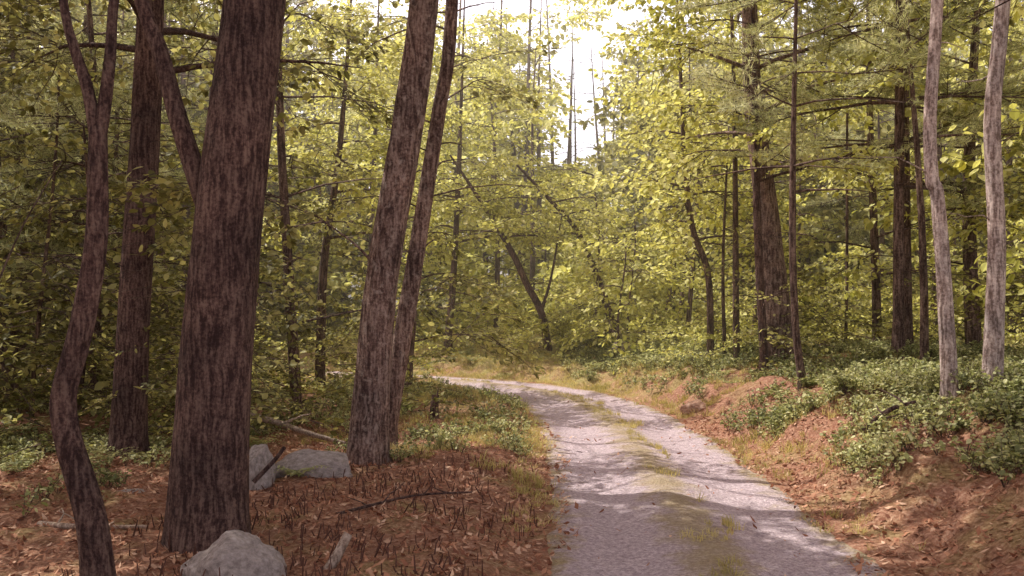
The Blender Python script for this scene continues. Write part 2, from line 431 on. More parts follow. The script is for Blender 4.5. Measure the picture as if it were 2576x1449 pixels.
m, nt, nd, lk = new_mat('gravel')
tc = nd.new('ShaderNodeTexCoord')
n1 = nd.new('ShaderNodeTexNoise'); n1.inputs['Scale'].default_value = 26; n1.inputs['Detail'].default_value = 7; n1.inputs['Roughness'].default_value = 0.85
n2 = nd.new('ShaderNodeTexNoise'); n2.inputs['Scale'].default_value = 3; n2.inputs['Detail'].default_value = 7; n2.inputs['Roughness'].default_value = 0.65
vo = nd.new('ShaderNodeTexVoronoi'); vo.inputs['Scale'].default_value = 38
for n in (n1, n2, vo): lk.new(tc.outputs['Object'], n.inputs['Vector'])
r1 = ramp(nd, [(0.34, (0.22,0.16,0.18)), (0.5, (0.52,0.41,0.45)), (0.66, (0.86,0.74,0.78))]); lk.new(n1.outputs['Fac'], r1.inputs[0])
r2 = ramp(nd, [(0.3, (0.17,0.12,0.07)), (0.5, (0.38,0.29,0.18)), (0.7, (0.58,0.48,0.31))]); lk.new(n1.outputs['Fac'], r2.inputs[0])
at = nd.new('ShaderNodeAttribute'); at.attribute_name = 'u'
ab = nd.new('ShaderNodeMath'); ab.operation = 'ABSOLUTE'; lk.new(at.outputs['Fac'], ab.inputs[0])
rm = ramp(nd, [(0.0, (0.9,0.9,0.9)), (0.10, (0.7,0.7,0.7)), (0.26, (0,0,0)), (0.68, (0,0,0)), (0.88, (1,1,1))])
sc = nd.new('ShaderNodeMath'); sc.operation = 'DIVIDE'; sc.inputs[1].default_value = 1.5; lk.new(ab.outputs[0], sc.inputs[0])
ad = nd.new('ShaderNodeMath'); ad.operation = 'MULTIPLY_ADD'; ad.inputs[1].default_value = 0.8
s2 = nd.new('ShaderNodeMath'); s2.operation = 'SUBTRACT'; s2.inputs[1].default_value = 0.5; lk.new(n2.outputs['Fac'], s2.inputs[0])
lk.new(s2.outputs[0], ad.inputs[0]); lk.new(sc.outputs[0], ad.inputs[2]); lk.new(ad.outputs[0], rm.inputs[0])
mx = nd.new('ShaderNodeMix'); mx.data_type = 'RGBA'; lk.new(rm.outputs[0], mx.inputs[0]); lk.new(r1.outputs[0], mx.inputs[6]); lk.new(r2.outputs[0], mx.inputs[7])
p = nd.new('ShaderNodeBsdfPrincipled'); p.inputs['Roughness'].default_value = 0.95; p.inputs['Specular IOR Level'].default_value = 0.15
lk.new(mx.outputs[2], p.inputs['Base Color'])
am = nd.new('ShaderNodeMath'); am.operation = 'ADD'; lk.new(n1.outputs['Fac'], am.inputs[0]); lk.new(vo.outputs['Distance'], am.inputs[1])
bp = nd.new('ShaderNodeBump'); bp.inputs['Strength'].default_value = 0.8; bp.inputs['Distance'].default_value = 0.025
lk.new(am.outputs[0], bp.inputs['Height']); lk.new(bp.outputs[0], p.inputs['Normal'])
o = nd.new('ShaderNodeOutputMaterial'); lk.new(p.outputs[0], o.inputs[0])
me.materials.append(m)

# ------------------------------------------------------------------ trees
def limb_path(p0, az, L, rise, droop, n=6, wig=0.06):
    out = []; px = random.uniform(-1, 1)
    for i in range(n):
        t = i/(n-1)
        out.append((p0[0]+math.cos(az+px*0.4*t)*L*t+random.gauss(0, wig*L*0.1), p0[1]+math.sin(az+px*0.4*t)*L*t+random.gauss(0, wig*L*0.1), p0[2]+L*(rise*t-droop*t*t)+random.gauss(0, wig*L*0.08)))
    return np.array(out)

def sprays_on(path, az, k, smin, smax, acc, t0=0.3, flat=0.25):
    for j in range(k):
        t = t0+(1-t0)*(j+random.random())/k
        i = min(int(t*(len(path)-1)), len(path)-2); f = t*(len(path)-1)-i
        p = path[i]*(1-f)+path[i+1]*f
        acc[0].append(p); acc[1].append((random.gauss(0, flat), random.gauss(0.15, flat), az+random.gauss(0, 0.9))); acc[2].append(random.uniform(smin, smax))

EL, AZ = math.radians(58), math.radians(-60)       # sun azimuth from +Y, clockwise
SUNV = np.array([math.sin(AZ)*math.cos(EL), math.cos(AZ)*math.cos(EL), math.sin(EL)])

def keep_mask(P, A, full=True):
    """canopy gaps: the open lane above the road bend, and thin spots that let sun through"""
    P = np.asarray(P, float); x, y, z = P[:, 0], P[:, 1], P[:, 2]
    A = np.asarray(A, float)
    ctr = P+np.stack([np.cos(A[:, 2]), np.sin(A[:, 2]), np.zeros(len(P))], 1)*0.55
    wob = 1+0.35*vnoise(y, z, 0.5, 47)
    lane = (y > 17) & (np.abs(ctr[:, 0]-(0.3+0.068*y)) < (0.4+0.034*y)*wob) & (z > 1.4+0.18*y) & (z < 2.4+0.30*y)
    lane |= (y > 17) & (ctr[:, 0] > -0.085*y) & (ctr[:, 0] < 0.045*y) & (z > 2.3+0.305*y) & (vnoise(ctr[:, 0], z, 0.8, 48) > -0.25)
    if not full: return ~lane
    t = ctr[:, 2]/SUNV[2]; hx = ctr[:, 0]-SUNV[0]*t; hy = ctr[:, 1]-SUNV[1]*t
    n = vnoise(hx*0.45, hy, 0.75, 41)+0.4*vnoise(hx, hy, 1.5, 42)
    n2 = vnoise(hx, hy, 0.6, 43)
    up = x < 1.8
    z1 = (hy > 12.0) & (hy < 15.2) & (hx > -1.8) & (hx < 7) & (z > 2.5)
    z2 = (hy > 8.9) & (hy < 10.8) & (hx > -0.6) & (hx < 9) & (n > -0.5) & (z > 2.5)
    z3 = (hy > 15) & (hy < 19) & (hx > -1) & (hx < 14) & (n > -0.25) & (z > 2.5) & up
    z4 = (hy >= 19) & (hy < 45) & (hx > -6) & (hx < 20) & (z > 4.2) & np.where(up, n > np.where(hy < 34, -0.45, 0.1), n > 0.4)
    z5 = (~up) & (hy > 7) & (hy < 24) & (hx < 10) & (n2 > 0.2)
    z6 = (hy > 6.5) & (hy < 12) & (hx > 2.6) & (hx < 8) & (n > -0.1)
    z7 = (hy > 6.8) & (hy < 8.4) & (hx > 0) & (hx < 4) & (n > 0.3)
    return ~(lane | z1 | z2 | z3 | z4 | z5 | z6 | z7)

def tree(name, path, radii, mat, sides=16, limbs=(), crown=None, coll=None, dead=0, bumpy=0.05, smooth_n=8, smax=1.2, full=True):
    p = catmull(path, smooth_n); ts = np.linspace(0, 1, len(path)); r = np.interp(np.linspace(0, 1, len(p)), ts, radii)
    p[0, 2] -= 0.25
    mb = MB(); mb.tube(p, r, sides, 0, bumpy, flare=True)
    acc = ([], [], [])
    for (lp, lr) in limbs:
        q = catmull(lp, 5); mb.tube(q, np.linspace(lr[0], lr[1], len(q)), 8, 0, 0.04)
        if coll:
            az = math.atan2(q[-1][1]-q[0][1], q[-1][0]-q[0][0]); 
            for kk in range(3):
                l2 = limb_path(q[-1], az+random.uniform(-1, 1), 1.5, 0.4, 0.2); mb.tube(l2, np.linspace(lr[1], 0.005, 6), 4); sprays_on(l2, az, 4, 0.7, 1.2, acc)
    if crown:
        z0, z1, n, L0, L1, rise, droop, k = crown
        for i in range(n):
            z = z0+(z1-z0)*(i+random.random())/n
            j = int(np.argmin(abs(p[:, 2]-z))); az = i*2.4+random.uniform(-0.5, 0.5)
            L = (L0+(L1-L0)*(z-z0)/(z1-z0))*random.uniform(0.6, 1.15)
            lp = limb_path(p[j], az, L, rise, droop); mb.tube(lp, np.linspace(min(r[j]*0.45, 0.05), 0.006, 6), 4)
            sprays_on(lp, az, k, 0.7, smax, acc)
    for i in range(dead):
        z = random.uniform(1.5, crown[0] if crown else 5); j = int(np.argmin(abs(p[:, 2]-z-p[0, 2])))
        az = random.uniform(0, 6.28); lp = limb_path(p[j], az, random.uniform(0.5, 1.7), random.uniform(-0.1, 0.3), 0.15, 5, 0.3)
        mb.tube(lp, np.linspace(0.014, 0.003, 5), 3)
    org = tuple(np.array(path[0]))
    ob = mb.obj(name, [mat], origin=org)
    if coll and acc[0]:
        k = keep_mask(acc[0], acc[1], full)
        scatter('foliage', coll, np.array(acc[0])[k], np.array(acc[1])[k], np.array(acc[2])[k], ob)
    return ob

random.seed(3)
g = lambda x, y: tz(x, y)
tree('shade_oak_tree', [(-2.53,7.5,0),(-2.50,7.5,0.9),(-2.41,7.5,2.27),(-2.28,7.5,3.5),(-2.15,7.55,4.7),(-2.0,7.8,7.5),(-1.9,8,11),(-1.7,8,15)], [.335,.305,.28,.262,.25,.21,.15,.05], M_bark, 40,
     limbs=[([(-2.45,7.5,2.6),(-2.62,7.5,3.1),(-2.8,7.5,3.65),(-2.93,7.5,4.15),(-3.15,7.5,4.8),(-3.8,7.4,7.5)], (.10,.05))],
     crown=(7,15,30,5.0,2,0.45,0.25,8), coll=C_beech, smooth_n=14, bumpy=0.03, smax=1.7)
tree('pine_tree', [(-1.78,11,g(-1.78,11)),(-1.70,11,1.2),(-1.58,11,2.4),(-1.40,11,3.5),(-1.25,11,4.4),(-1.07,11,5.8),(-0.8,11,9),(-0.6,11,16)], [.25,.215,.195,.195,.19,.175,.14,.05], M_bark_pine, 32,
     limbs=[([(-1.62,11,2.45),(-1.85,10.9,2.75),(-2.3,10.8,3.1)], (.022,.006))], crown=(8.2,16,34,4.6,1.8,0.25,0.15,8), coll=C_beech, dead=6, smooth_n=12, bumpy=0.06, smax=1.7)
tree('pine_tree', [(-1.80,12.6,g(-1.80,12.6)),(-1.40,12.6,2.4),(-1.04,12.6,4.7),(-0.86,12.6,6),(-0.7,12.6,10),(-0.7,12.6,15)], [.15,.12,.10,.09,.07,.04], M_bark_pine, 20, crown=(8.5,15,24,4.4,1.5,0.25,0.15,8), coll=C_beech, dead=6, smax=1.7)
tree('shade_oak_tree', [(-6.3,9.8,g(-6.3,9.8)),(-6.2,9.8,3),(-6.0,9.8,8),(-5.8,9.8,14)], [.25,.2,.16,.05], M_bark, 16, crown=(7,14,36,4.6,2,0.3,0.25,9), coll=C_beech, smax=1.7)  # added out of view, its crown deepens the shade on the near road
tree('shade_oak_tree', [(-4.92,11.5,g(-4.92,11.5)),(-4.85,11.5,1.5),(-4.68,11.5,4.4),(-4.6,11.5,7),(-4.6,11.5,12)], [.23,.20,.18,.15,.05], M_bark, 24, crown=(4.8,12,26,4,2,0.3,0.25,8), coll=C_beech, dead=6)
tree('maple_tree', [(-2.88,6.3,0),(-2.95,6.3,.55),(-3.11,6.3,1.1),(-3.14,6.3,1.4),(-3.05,6.3,1.74),(-2.99,6.3,2.0),(-2.91,6.3,2.5),(-2.9,6.3,3.06),(-2.9,6.3,3.28)], [.115,.10,.09,.085,.08,.08,.075,.065,.06], M_bark, 20,
     limbs=[([(-2.9,6.3,3.15),(-2.97,6.3,3.54),(-3.06,6.3,3.82),(-3.13,6.3,4.1),(-3.3,6.4,5),(-3.6,6.6,7)], (.05,.02)),
            ([(-2.9,6.3,3.15),(-2.85,6.3,3.45),(-2.81,6.3,3.8),(-2.78,6.3,4.2),(-2.6,6.2,5.2),(-2.5,6,7)], (.055,.02))], crown=None, coll=C_beech)
tree('maple_tree', [(1.16,29,g(1.16,29)),(.95,29,1.9),(.45,29,2.9),(.03,29,3.8),(-.68,29,5),(-2,29,7)], [.13,.12,.11,.10,.08,.03], M_bark, 10, limbs=[([(.92,29,1.9),(1.25,29,3),(1.6,29,5)], (.06,.02))], crown=(4.2,7,11,2.6,1.8,0.2,0.2,6), coll=C_maple, full=False)
tree('maple_tree', [(3.53,30,g(3.53,30)),(3.2,30,2),(2.8,30,3.2),(2.13,30,4.7),(1.33,30,5.6),(0,30,7)], [.16,.13,.11,.09,.07,.03], M_bark, 10, limbs=[([(2.8,30,3.2),(2.9,30,4.5),(2.7,30,6.5)], (.06,.02))], crown=(4.0,7,11,2.4,1.8,0.2,0.2,6), coll=C_maple, full=False)
tree('maple_tree', [(-2.2,30.6,g(-2.2,30.6)),(-2.0,30.6,3),(-1.8,30.6,7),(-1.6,30.6,13)], [.14,.11,.08,.02], M_bark_bg, 10, crown=(4.0,12,22,2.8,1.3,0.25,0.2,7), coll=C_maple, full=False)
tree('maple_tree', [(-4.6,21.5,g(-4.6,21.5)),(-4.5,21.5,3),(-4.1,21.5,6),(-3.8,21.5,10)], [.13,.10,.07,.02], M_bark_bg, 10, crown=(3.6,9,18,2.6,1.3,0.25,0.2,7), coll=C_maple, full=False)
tree('maple_tree', [(-5.6,34,g(-5.6,34)),(-5.4,34,3),(-5.2,34,8),(-5,34,15)], [.15,.12,.08,.02], M_bark_bg, 10, crown=(4.0,14,26,3.2,1.5,0.25,0.2,7), coll=C_maple, full=False)
tree('maple_tree', [(4.86,22,g(4.86,22)),(4.8,22,2.8),(4.47,22,3.8),(4.33,22,4.5),(4.2,22,5.9),(4.15,22,7.2),(4,22,10.5)], [.09,.08,.075,.07,.06,.05,.02], M_bark_bg, 10, crown=(3.6,10.5,24,2.3,1.5,0.3,0.25,7), coll=C_maple)
tree('maple_tree', [(5.2,22,g(5.2,22)),(5.16,22,3.2),(5.3,22,6.5)], [.05,.04,.02], M_bark_bg, 8, crown=(3,6.5,10,1.5,1,0.3,0.2,5), coll=C_maple)
tree('shade_oak_tree', [(5.06,18,g(5.06,18)),(4.9,18,4),(4.8,18,9)], [.09,.08,.03], M_bark, 10, crown=(4.4,9,14,2.2,1.2,0.3,0.2,6), coll=C_maple, dead=4)
tree('shade_oak_tree', [(5.53,18.5,g(5.53,18.5)),(5.36,18.5,2.6),(5.2,18.5,4.3),(4.9,18.5,7.5),(4.9,18.5,14)], [.34,.28,.23,.17,.06], M_bark_pine, 20, crown=(5,14,22,3.5,2,0.3,0.2,7), coll=C_maple, dead=4)
tree('pine_tree', [(4.69,14.5,g(4.69,14.5)),(4.56,14.5,1.9),(4.52,14.5,3.9),(4.6,14.5,8)], [.07,.06,.055,.02], M_bark_bg, 10, crown=(3.9,8,16,1.7,1.1,0.1,0.15,6), coll=C_pine, dead=5)
tree('pine_tree', [(6.86,16,g(6.86,16)),(6.9,16,7.1),(6.9,16,12)], [.10,.08,.03], M_bark_bg, 10, crown=(4.2,12,26,2.4,1.3,0.05,0.12,6), coll=C_pine, dead=16)
tree('pine_tree', [(7.48,17,g(7.48,17)),(7.4,17,7.4),(7.3,17,12)], [.09,.07,.03], M_bark_bg, 10, crown=(4.5,12,24,2.4,1.3,0.05,0.12,6), coll=C_pine, dead=12)
tree('birch_tree', [(5.36,11,g(5.36,11)),(5.30,11,2.0),(5.2,11,3.36),(5.13,11,3.6),(5.11,11,4.33),(5.2,11,5.8),(5.4,11,9.5)], [.10,.09,.08,.08,.075,.07,.02], M_bark_pale, 14, crown=(6.5,9.5,9,2,1.2,0.3,0.2,6), coll=C_beech, dead=3)
tree('birch_tree', [(5.87,11,g(5.87,11)),(5.92,11,2.88),(5.87,11,4.33),(6.0,11,5.8),(6.3,11,10)], [.12,.10,.095,.085,.02], M_bark_pale, 14, crown=(6.5,10,9,2,1.2,0.3,0.2,6), coll=C_beech, dead=3)

# ------------------------------------------------------------------ surrounding forest
random.seed(11)
FT = MB(); AC = {k: ([], [], []) for k in ('maple', 'beech', 'pine', 'far', 'fard')}
named = [(-2.5,7.5),(-1.78,11),(-1.85,13),(-6.3,9.8),(-4.9,11.5),(-2.9,6.3),(1.1,29),(3.5,30),(-2.2,30.6),(-4.6,21.5),(-5.6,34),(4.86,22),(5.5,18.5),(4.7,14.5),(6.9,16),(7.4,17),(5.36,11),(5.87,11)]
placed = list(named)
cand = []
for t in range(9000):
    x = random.uniform(-48, 48); y = random.uniform(-6, 76)
    if x < -(10+0.66*max(y, 0)) or x > 6+0.62*max(y, 0): continue
    cand.append((x, y))
sds = road_sd([c[0] for c in cand], [c[1] for c in cand])
hs = terrain(np.array([c[0] for c in cand]), np.array([c[1] for c in cand]))
cnt = 0
for (x, y), s, h in zip(cand, sds, hs):
    if abs(s) < 3.0: continue
    if abs(x) < 4.2 and y < 10: continue
    if y < 14 and 0 < s < 5.0: continue
    if y < 14 and -3.4 < x < 0: continue
    md = 1.9 if y < 40 else 2.6
    if min((x-a)**2+(y-b)**2 for a, b in placed) < md*md: continue
    lane = abs(x-(0.3+0.066*y)) < 1.0+0.03*y
    sunny = (-8 < x < -1 and 25 < y < 42)
    placed.append((x, y)); cnt += 1
    if cnt > 280: break
    left = x < -1 and y < 24
    lw = x < -0.22*y-1
    r = random.random()
    if (lane and 20 < y < 48): kind = 'low'
    elif left: kind = 'pine' if r < 0.25 else 'beech'
    elif lw: kind = 'pine' if r < 0.15 else ('beech' if r < 0.75 else 'maple')
    elif x > 5: kind = 'pine' if r < 0.35 else ('beech' if r < 0.45 else 'maple')
    else: kind = 'pine' if r < 0.06 else 'maple'
    far = y > 34
    H = random.uniform(10, 16)
    if kind == 'low': H = random.uniform(3.0, 4.5)+0.05*(y-20)
    elif sunny: H = random.uniform(7, 12)
    elif 20 < y < 46: H = random.uniform(9, 15)
    elif y >= 46: H = random.uniform(16, 25)
    elif random.random() < 0.35: H *= 0.5
    if lw and y > 20 and random.random() < 0.6: H = max(H, random.uniform(15, 19))
    if y < -2 : H = random.uniform(8, 12)
    r0 = 0.011*H*random.uniform(0.7, 1.5)
    lx, ly = random.gauss(0, 0.035)*H, random.gauss(0, 0.03)*H
    pts = np.array([(x+lx*t+0.12*math.sin(5*t+x), y+ly*t, h-0.2+H*t) for t in np.linspace(0, 1, 9)])
    FT.tube(pts, np.linspace(r0, 0.02, 9), 8 if not far else 6, 0, 0.05)
    zb = {'pine': 0.28, 'beech': 0.12, 'maple': 0.14, 'low': 0.12}[kind]
    n = int((19 if kind != 'low' else 12)*(0.7 if H < 8 else 1))
    if y >= 46: n = 22
    if left: n = int(n*1.15)
    if lw and 20 < y < 46: n = int(n*1.2)
    key = kind if kind in ('pine',) else ('maple' if kind in ('maple', 'low') else 'beech')
    if far: key = {'pine': 'fard', 'maple': 'far', 'beech': 'fard'}[key]
    for i in range(n):
        t = zb+(0.97-zb)*(i+random.random())/n
        Lm = H*0.22*(1.1-0.7*t)+0.5
        az = i*2.4+random.uniform(-0.6, 0.6); L = Lm*random.uniform(0.6, 1.2)
        p0 = np.array([np.interp(t, np.linspace(0, 1, 9), pts[:, c]) for c in range(3)])
        lp = limb_path(p0, az, L, 0.3 if kind != 'pine' else 0.08, 0.25 if kind != 'pine' else 0.12, 4)
        FT.tube(lp, np.linspace(0.028, 0.006, 4), 3)
        sc = (0.8, 1.4) if not far else (0.9, 1.6)
        sprays_on(lp, az, 5 if not far else 4, sc[0], sc[1], AC[key])
    if kind == 'pine' and not far:
        for i in range(8):
            t = random.uniform(0.08, 0.3); p0 = np.array([np.interp(t, np.linspace(0, 1, 9), pts[:, c]) for c in range(3)])
            FT.tube(limb_path(p0, random.uniform(0, 6.28), random.uniform(0.6, 2), 0.1, 0.15, 4, 0.3), np.linspace(0.016, 0.004, 4), 3)
for (x, y), s, h in zip(cand[5000:], sds[5000:], hs[5000:]):
    if cnt > 385: break
    if abs(s) < 3.2 or y < 15 or y > 46 or random.random() < 0.5: continue
    if -0.15*y < x < 0.3+0.066*y+1.0+0.05*y: continue
    if min((x-a)**2+(y-b)**2 for a, b in placed) < 0.7: continue
    placed.append((x, y)); cnt += 1
    H = random.uniform(6, 12); lx = random.gauss(0, 0.05)*H
    pts = np.array([(x+lx*t+0.1*math.sin(4*t+x), y, h-0.2+H*t) for t in np.linspace(0, 1, 7)])
    FT.tube(pts, np.linspace(random.uniform(0.04, 0.11), 0.02, 7), 6)
forest = FT.obj('forest', [M_bark_bg])
SH = []
for t in range(3200):
    x = random.uniform(-26, 26); y = random.uniform(9, 42)
    if abs(x) > 6+0.65*y: continue
    SH.append((x, y))
sds = road_sd([c[0] for c in SH], [c[1] for c in SH]); hs = terrain(np.array([c[0] for c in SH]), np.array([c[1] for c in SH]))
k = 0
for (x, y), s, h in zip(SH, sds, hs):
    if abs(s) < 2.9 or (y < 13 and -3.6 < x) and s < 0: continue
    if s > 0 and y < 17 and s < 6: continue
    k += 1
    if k > 750: break
    top = random.uniform(0.5, 2.8)
    if s > 0 and s < 5 and y > 20: top = random.uniform(0.2, 1.0)
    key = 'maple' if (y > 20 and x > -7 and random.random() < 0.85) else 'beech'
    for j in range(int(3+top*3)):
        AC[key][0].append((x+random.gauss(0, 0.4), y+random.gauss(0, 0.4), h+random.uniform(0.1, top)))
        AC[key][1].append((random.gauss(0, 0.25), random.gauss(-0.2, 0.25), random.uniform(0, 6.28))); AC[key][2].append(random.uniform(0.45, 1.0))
tot = 0
for kx, coll in (('maple', C_maple), ('beech', C_beech), ('pine', C_pine), ('far', C_far), ('fard', C_fard)):
    P, R, Sx = (np.array(q) for q in AC[kx])
    k = keep_mask(P, R) & ~((P[:, 1] < 11) & (np.abs(P[:, 0]) < 0.62*P[:, 1]+1.2) & (P[:, 2] < 6.5))
    tot += int(k.sum())
    scatter('foliage_'+{'maple': 'maple', 'beech': 'beech', 'pine': 'pine', 'far': 'distant_maple', 'fard': 'distant_beech'}[kx], coll, P[k], R[k], Sx[k], forest)
print('TREES', cnt, 'SPRAYS', tot)

# ------------------------------------------------------------------ ground cover
def scat_ground(name, coll, n, region, keep, smin, smax, tilt=0.12, dz=0.0):
    x = rng.uniform(region[0], region[1], n); y = rng.uniform(region[2], region[3], n)
    s = road_sd(x, y); kk = keep(x, y, s); x, y, s = x[kk], y[kk], s[kk]
    z = terrain(x, y)+dz
    z = np.where(np.abs(s) < HALF-0.2, 0.03, z)
    n = len(x)
    return scatter(name, coll, np.stack([x, y, z], 1), np.stack([rng.normal(0, tilt, n), rng.normal(0, tilt, n), rng.uniform(0, 6.28, n)], 1), rng.uniform(smin, smax, n))

nz = lambda x, y, s, sd: vnoise(x, y, s, sd)
scat_ground('grass', C_grass, 32000, (-3, 6, 3, 30), lambda x, y, s: ((np.abs(s-0.05+0.14*nz(x, y, 0.9, 29)) < 0.20+0.22*nz(x, y, 1.1, 21)) & (nz(x, y, 2.7, 22)+0.5*nz(x, y, 7, 31) > -0.05)) |
            ((np.abs(s) > 1.15) & (np.abs(s) < 1.7) & (nz(x, y, 1.2, 23)+0.5*nz(x, y, 4, 32) > 0.5-0.03*y) & (rng.random(len(x)) < 0.5)), 0.3, 0.9)
scat_ground('bank_grass', C_grass, 26000, (-12, 12, 10, 36), lambda x, y, s: (np.abs(s) > 1.35) & (np.abs(s) < 5) & (nz(x, y, 0.8, 24)+0.4*nz(x, y, 3, 33) > np.where(s > 0, 1.1, 0.8)-0.055*y), 0.5, 1.4)
scat_ground('undergrowth', C_herb, 22000, (1.5, 14, 8, 34), lambda x, y, s: (s > 2.4-0.8*sstep(8, 13, y)) & (s < 8) & (nz(x, y, 0.9, 25)+nz(x, y, 2.5, 28)*0.7 > 0.25-0.5*np.clip(s-1.6, 0, 3)) & (rng.random(len(x)) < np.clip(0.35+0.4*(s-1.6), 0, 1)), 0.25, 0.85)
scat_ground('undergrowth', C_herb, 5200, (3.2, 9, 7.4, 14), lambda x, y, s: (s > 1.9) & (nz(x, y, 1.1, 45)+nz(x, y, 2.9, 46)*0.6 > 0.2-0.5*np.clip(s-2.0, 0, 3)) & (rng.random(len(x)) < 0.75), 0.2, 0.85)
scat_ground('undergrowth', C_herb, 14000, (-13, 0.3, 8, 34), lambda x, y, s: (s < -1.4) & (nz(x, y, 0.9, 26)+0.6*nz(x, y, 3, 34) > 0.45-0.3*(y > 11)), 0.25, 0.8)
scat_ground('fern', C_fern, 1100, (-14, 14, 9, 34), lambda x, y, s: (np.abs(s) > 2.4) & (nz(x, y, 0.5, 27) > 0.1), 0.5, 1.1)
scat_ground('dead_stems', C_stem, 420, (-3.2, 0.2, 5.2, 10.5), lambda x, y, s: (s < -1.5) & (nz(x, y, 1.2, 30) > -0.4), 0.7, 1.3)

n = 60000
x = np.concatenate([rng.uniform(-6, 6, 48000), rng.uniform(-14, 12, 12000)]); y = np.concatenate([rng.uniform(3.5, 16, 48000), rng.uniform(8, 32, 12000)])
s = road_sd(x, y); kk = (np.abs(s) > 1.15+0.2*nz(x, y, 2, 35)) | (rng.random(n) < 0.025); x, y, s = x[kk], y[kk], s[kk]
z = np.where(np.abs(s) < 1.2, 0.035, terrain(x, y)+0.012); n = len(x)
yaw = rng.uniform(0, 6.28, n); sz = rng.uniform(0.012, 0.045, n); ti = rng.normal(0, 0.45, n); tj = rng.normal(0, 0.45, n)
cx, sx = np.cos(yaw), np.sin(yaw)
ax = np.stack([cx, sx, ti], 1)*sz[:, None]; bx = np.stack([-sx, cx, tj], 1)*(sz*rng.uniform(0.15, 0.6, n))[:, None]
c = np.stack([x, y, z], 1)
V = np.stack([c-ax, c+bx, c+ax+np.array([0, 0, 0.008]), c-bx], 1).reshape(-1, 3)
me = bpy.data.meshes.new('leaf_litter'); me.vertices.add(len(V)); me.vertices.foreach_set('co', V.ravel())
me.loops.add(n*4); me.loops.foreach_set('vertex_index', np.arange(n*4, dtype=np.int32)); me.polygons.add(n)
me.polygons.foreach_set('loop_start', np.arange(n, dtype=np.int32)*4); me.update(calc_edges=True); me.materials.append(M_dry)
scene.collection.objects.link(bpy.data.objects.new('leaf_litter', me))

# ------------------------------------------------------------------ rocks, stump, fallen wood
import bmesh
from mathutils import noise as mn
def rock(name, loc, size, mat, seed, yaw=0.0):
    bm = bmesh.new(); bmesh.ops.create_icosphere(bm, subdivisions=5, radius=1)
    for v in bm.verts:
        d = v.co.normalized(); f = 1
        for k in range(9):
            rs = random.Random(seed*31+k); nn = Vector((rs.gauss(0, 1), rs.gauss(0, 1), rs.gauss(0, 1))).normalized()
            dd = d.dot(nn)
            if dd > 0.62: f = min(f, 0.72/dd+0.02)
        f *= 1+0.10*mn.noise(d*1.6+Vector((seed, 0, 0)))+0.045*mn.noise(d*6+Vector((0, seed, 0)))+0.018*mn.noise(d*18)
        v.co = d*f
    me = bpy.data.meshes.new(name); bm.to_mesh(me); bm.free(); me.materials.append(mat)
    me.polygons.foreach_set('use_smooth', [True]*len(me.polygons))
    ob = bpy.data.objects.new(name, me); ob.location = loc; ob.scale = size; ob.rotation_euler = (0.1, 0.05, yaw)
    scene.collection.objects.link(ob); return ob
rock('boulder', (-2.02,6.45,0.06), (0.40,0.30,0.34), M_rock, 1, 0.2)
rock('boulder', (-2.20,10.2,0.14), (0.50,0.32,0.28), M_rock, 12, 0.1)
rock('boulder', (-2.80,9.8,0.14), (0.22,0.25,0.42), M_rock, 3, 0.6)
rock('boulder', (-3.9,9.2,0.0), (0.3,0.25,0.16), M_rock, 8, 0.6)
rock('boulder', (-1.95,8.0,-0.02), (0.20,0.16,0.12), M_rock, 9, 0.9)
rock('boulder', (3.5,17,g(3.5,17)-0.02), (0.34,0.30,0.20), M_rock_b, 4, 0.4)
rock('boulder', (3.2,26.5,g(3.2,26.5)+0.12), (0.35,0.3,0.25), M_rock, 5, 0.4)
def log(name, pts, r0, r1, mat, twigs=0):
    mb = MB(); q = catmull(pts, 5); mb.tube(q, np.linspace(r0, r1, len(q)), 9, 0, 0.08)
    for i in range(twigs):
        j = random.randrange(2, len(q)-1); mb.tube(limb_path(q[j], random.uniform(0, 6.28), random.uniform(0.15, 0.5), 0.5, 0.1, 4, 0.3), np.linspace(r1, 0.003, 4), 4)
    mb.obj(name, [mat], origin=tuple(pts[0]))
mb = MB(); b = g(-1.29, 14.9); mb.tube([(-1.29,14.9,b-0.1),(-1.29,14.9,b+0.2),(-1.27,14.9,b+0.40)], [.085,.07,.06], 10, 0, 0.1)
mb.tube([(-1.25,14.9,b+0.3),(-1.22,14.9,b+0.5)], [.03,.008], 5); mb.obj('tree_stump', [M_bark], origin=(-1.29,14.9,b))
log('fallen_branch', [(4.05,10.4,g(4.05,10.4)+0.05),(4.4,10.5,g(4.4,10.5)+0.16),(4.75,10.6,g(4.75,10.6)+0.24)], 0.04, 0.02, M_bark, 3)
log('fallen_log', [(-3.9,13,0.5),(-3.4,13,0.38),(-2.9,12.8,0.25),(-2.3,12.7,0.1)], 0.05, 0.03, M_dead, 2)
log('fallen_branch', [(-1.38,6.5,0.04),(-1.28,6.55,0.2),(-1.20,6.6,0.36)], 0.045, 0.035, M_dead)
log('fallen_branch', [(-2.7,9.4,0.2),(-2.5,9.5,0.42),(-2.4,9.5,0.55)], 0.025, 0.02, M_bark)
log('fallen_branch', [(-4.2,8,0.1),(-3.7,7.8,0.12),(-3.2,7.9,0.1)], 0.03, 0.015, M_dead, 4)
log('fallen_branch', [(-1.6,8.2,0.14),(-1.0,8.9,0.16),(-0.4,9.0,0.18)], 0.016, 0.008, M_bark, 4)
mb = MB(); random.seed(5)
for i in range(26):
    p0 = np.array([random.uniform(-4.6, -3.4), random.uniform(7.2, 8.4), random.uniform(1.9, 3.3)])
    lp = limb_path(p0, random.uniform(-0.8, 0.8)+(math.pi if random.random() < .5 else 0), random.uniform(0.4, 1.1), random.uniform(-0.3, 0.5), 0.2, 6, 0.5)
    mb.tube(lp, np.linspace(0.005, 0.002, 6), 3)
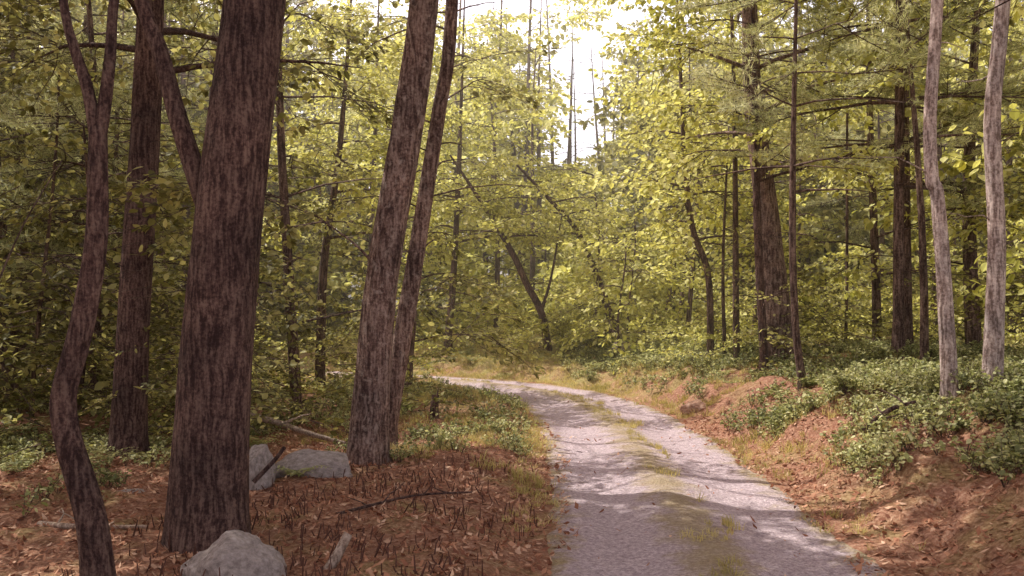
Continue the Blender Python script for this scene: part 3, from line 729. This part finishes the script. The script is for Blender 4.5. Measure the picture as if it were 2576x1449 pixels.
mb.tube(catmull([(-4.9,7.8,0),(-4.7,7.8,1.5),(-4.3,7.8,2.6),(-3.9,7.8,3.3)], 6), np.linspace(0.016, 0.005, 19), 6)
mb.obj('dead_shrub', [M_twig], origin=(-4.9,7.8,0))

# ------------------------------------------------------------------ warm summer haze hanging in the forest beyond the road bend
mb = MB()
x0, x1, y0, y1, z0, z1 = -70, 70, 15.0, 100, -3, 26
mb.add([(x0,y0,z0),(x1,y0,z0),(x1,y1,z0),(x0,y1,z0),(x0,y0,z1),(x1,y0,z1),(x1,y1,z1),(x0,y1,z1)],
       [(0,3,2,1),(4,5,6,7),(0,1,5,4),(1,2,6,5),(2,3,7,6),(3,0,4,7)])
m, nt, nd, lk = new_mat('haze')
vs = nd.new('ShaderNodeVolumeScatter'); vs.inputs['Color'].default_value = (1.0, 0.96, 0.80, 1); vs.inputs['Density'].default_value = 0.0045; vs.inputs['Anisotropy'].default_value = 0.35
o = nd.new('ShaderNodeOutputMaterial'); lk.new(vs.outputs[0], o.inputs['Volume'])
mb.obj('haze', [m], smooth=False)

# ------------------------------------------------------------------ light, sky, camera
to_sun = Vector(SUNV.tolist())
ld = bpy.data.lights.new('sun', 'SUN'); ld.energy = 5.0; ld.angle = math.radians(0.5); ld.color = (1.0, 0.96, 0.84)
lo = bpy.data.objects.new('sun', ld); lo.rotation_euler = to_sun.to_track_quat('Z', 'Y').to_euler(); lo.location = (-20, 5, 30); scene.collection.objects.link(lo)
w = bpy.data.worlds.new('World'); scene.world = w; w.use_nodes = True
nt = w.node_tree; bg = nt.nodes['Background']; sk = nt.nodes.new('ShaderNodeTexSky'); sk.sky_type = 'NISHITA'; sk.sun_disc = False
sk.sun_elevation = EL; sk.sun_rotation = AZ % (2*math.pi); sk.dust_density = 5.0; sk.air_density = 1.0
hz = nt.nodes.new('ShaderNodeHueSaturation'); hz.inputs['Saturation'].default_value = 0.35; hz.inputs['Value'].default_value = 1.0
tcw = nt.nodes.new('ShaderNodeTexCoord'); sp = nt.nodes.new('ShaderNodeSeparateXYZ'); nt.links.new(tcw.outputs['Generated'], sp.inputs[0])
hr = nt.nodes.new('ShaderNodeValToRGB'); e = hr.color_ramp.elements
e[0].position = 0.36; e[0].color = (3.8, 3.45, 3.4, 1); e[1].position = 0.56; e[1].color = (1.18, 0.97, 0.95, 1)
nt.links.new(sp.outputs['Z'], hr.inputs[0])
tn = nt.nodes.new('ShaderNodeMix'); tn.data_type = 'RGBA'; tn.blend_type = 'MULTIPLY'; tn.inputs[0].default_value = 1
nt.links.new(sk.outputs[0], hz.inputs['Color']); nt.links.new(hz.outputs[0], tn.inputs[6]); nt.links.new(hr.outputs[0], tn.inputs[7])
nt.links.new(tn.outputs[2], bg.inputs[0]); bg.inputs[1].default_value = 0.15
cd = bpy.data.cameras.new('camera'); cd.sensor_width = 36; cd.lens = 31.64; cd.shift_y = 22/1024; cd.clip_end = 2000; cd.clip_start = 0.05
co = bpy.data.objects.new('camera', cd); co.location = (0, 0, 2.0); co.rotation_euler = (math.radians(90), 0, 0); scene.collection.objects.link(co)
scene.camera = co
scene.view_settings.view_transform = 'Standard'; scene.view_settings.look = 'None'; scene.view_settings.exposure = 0
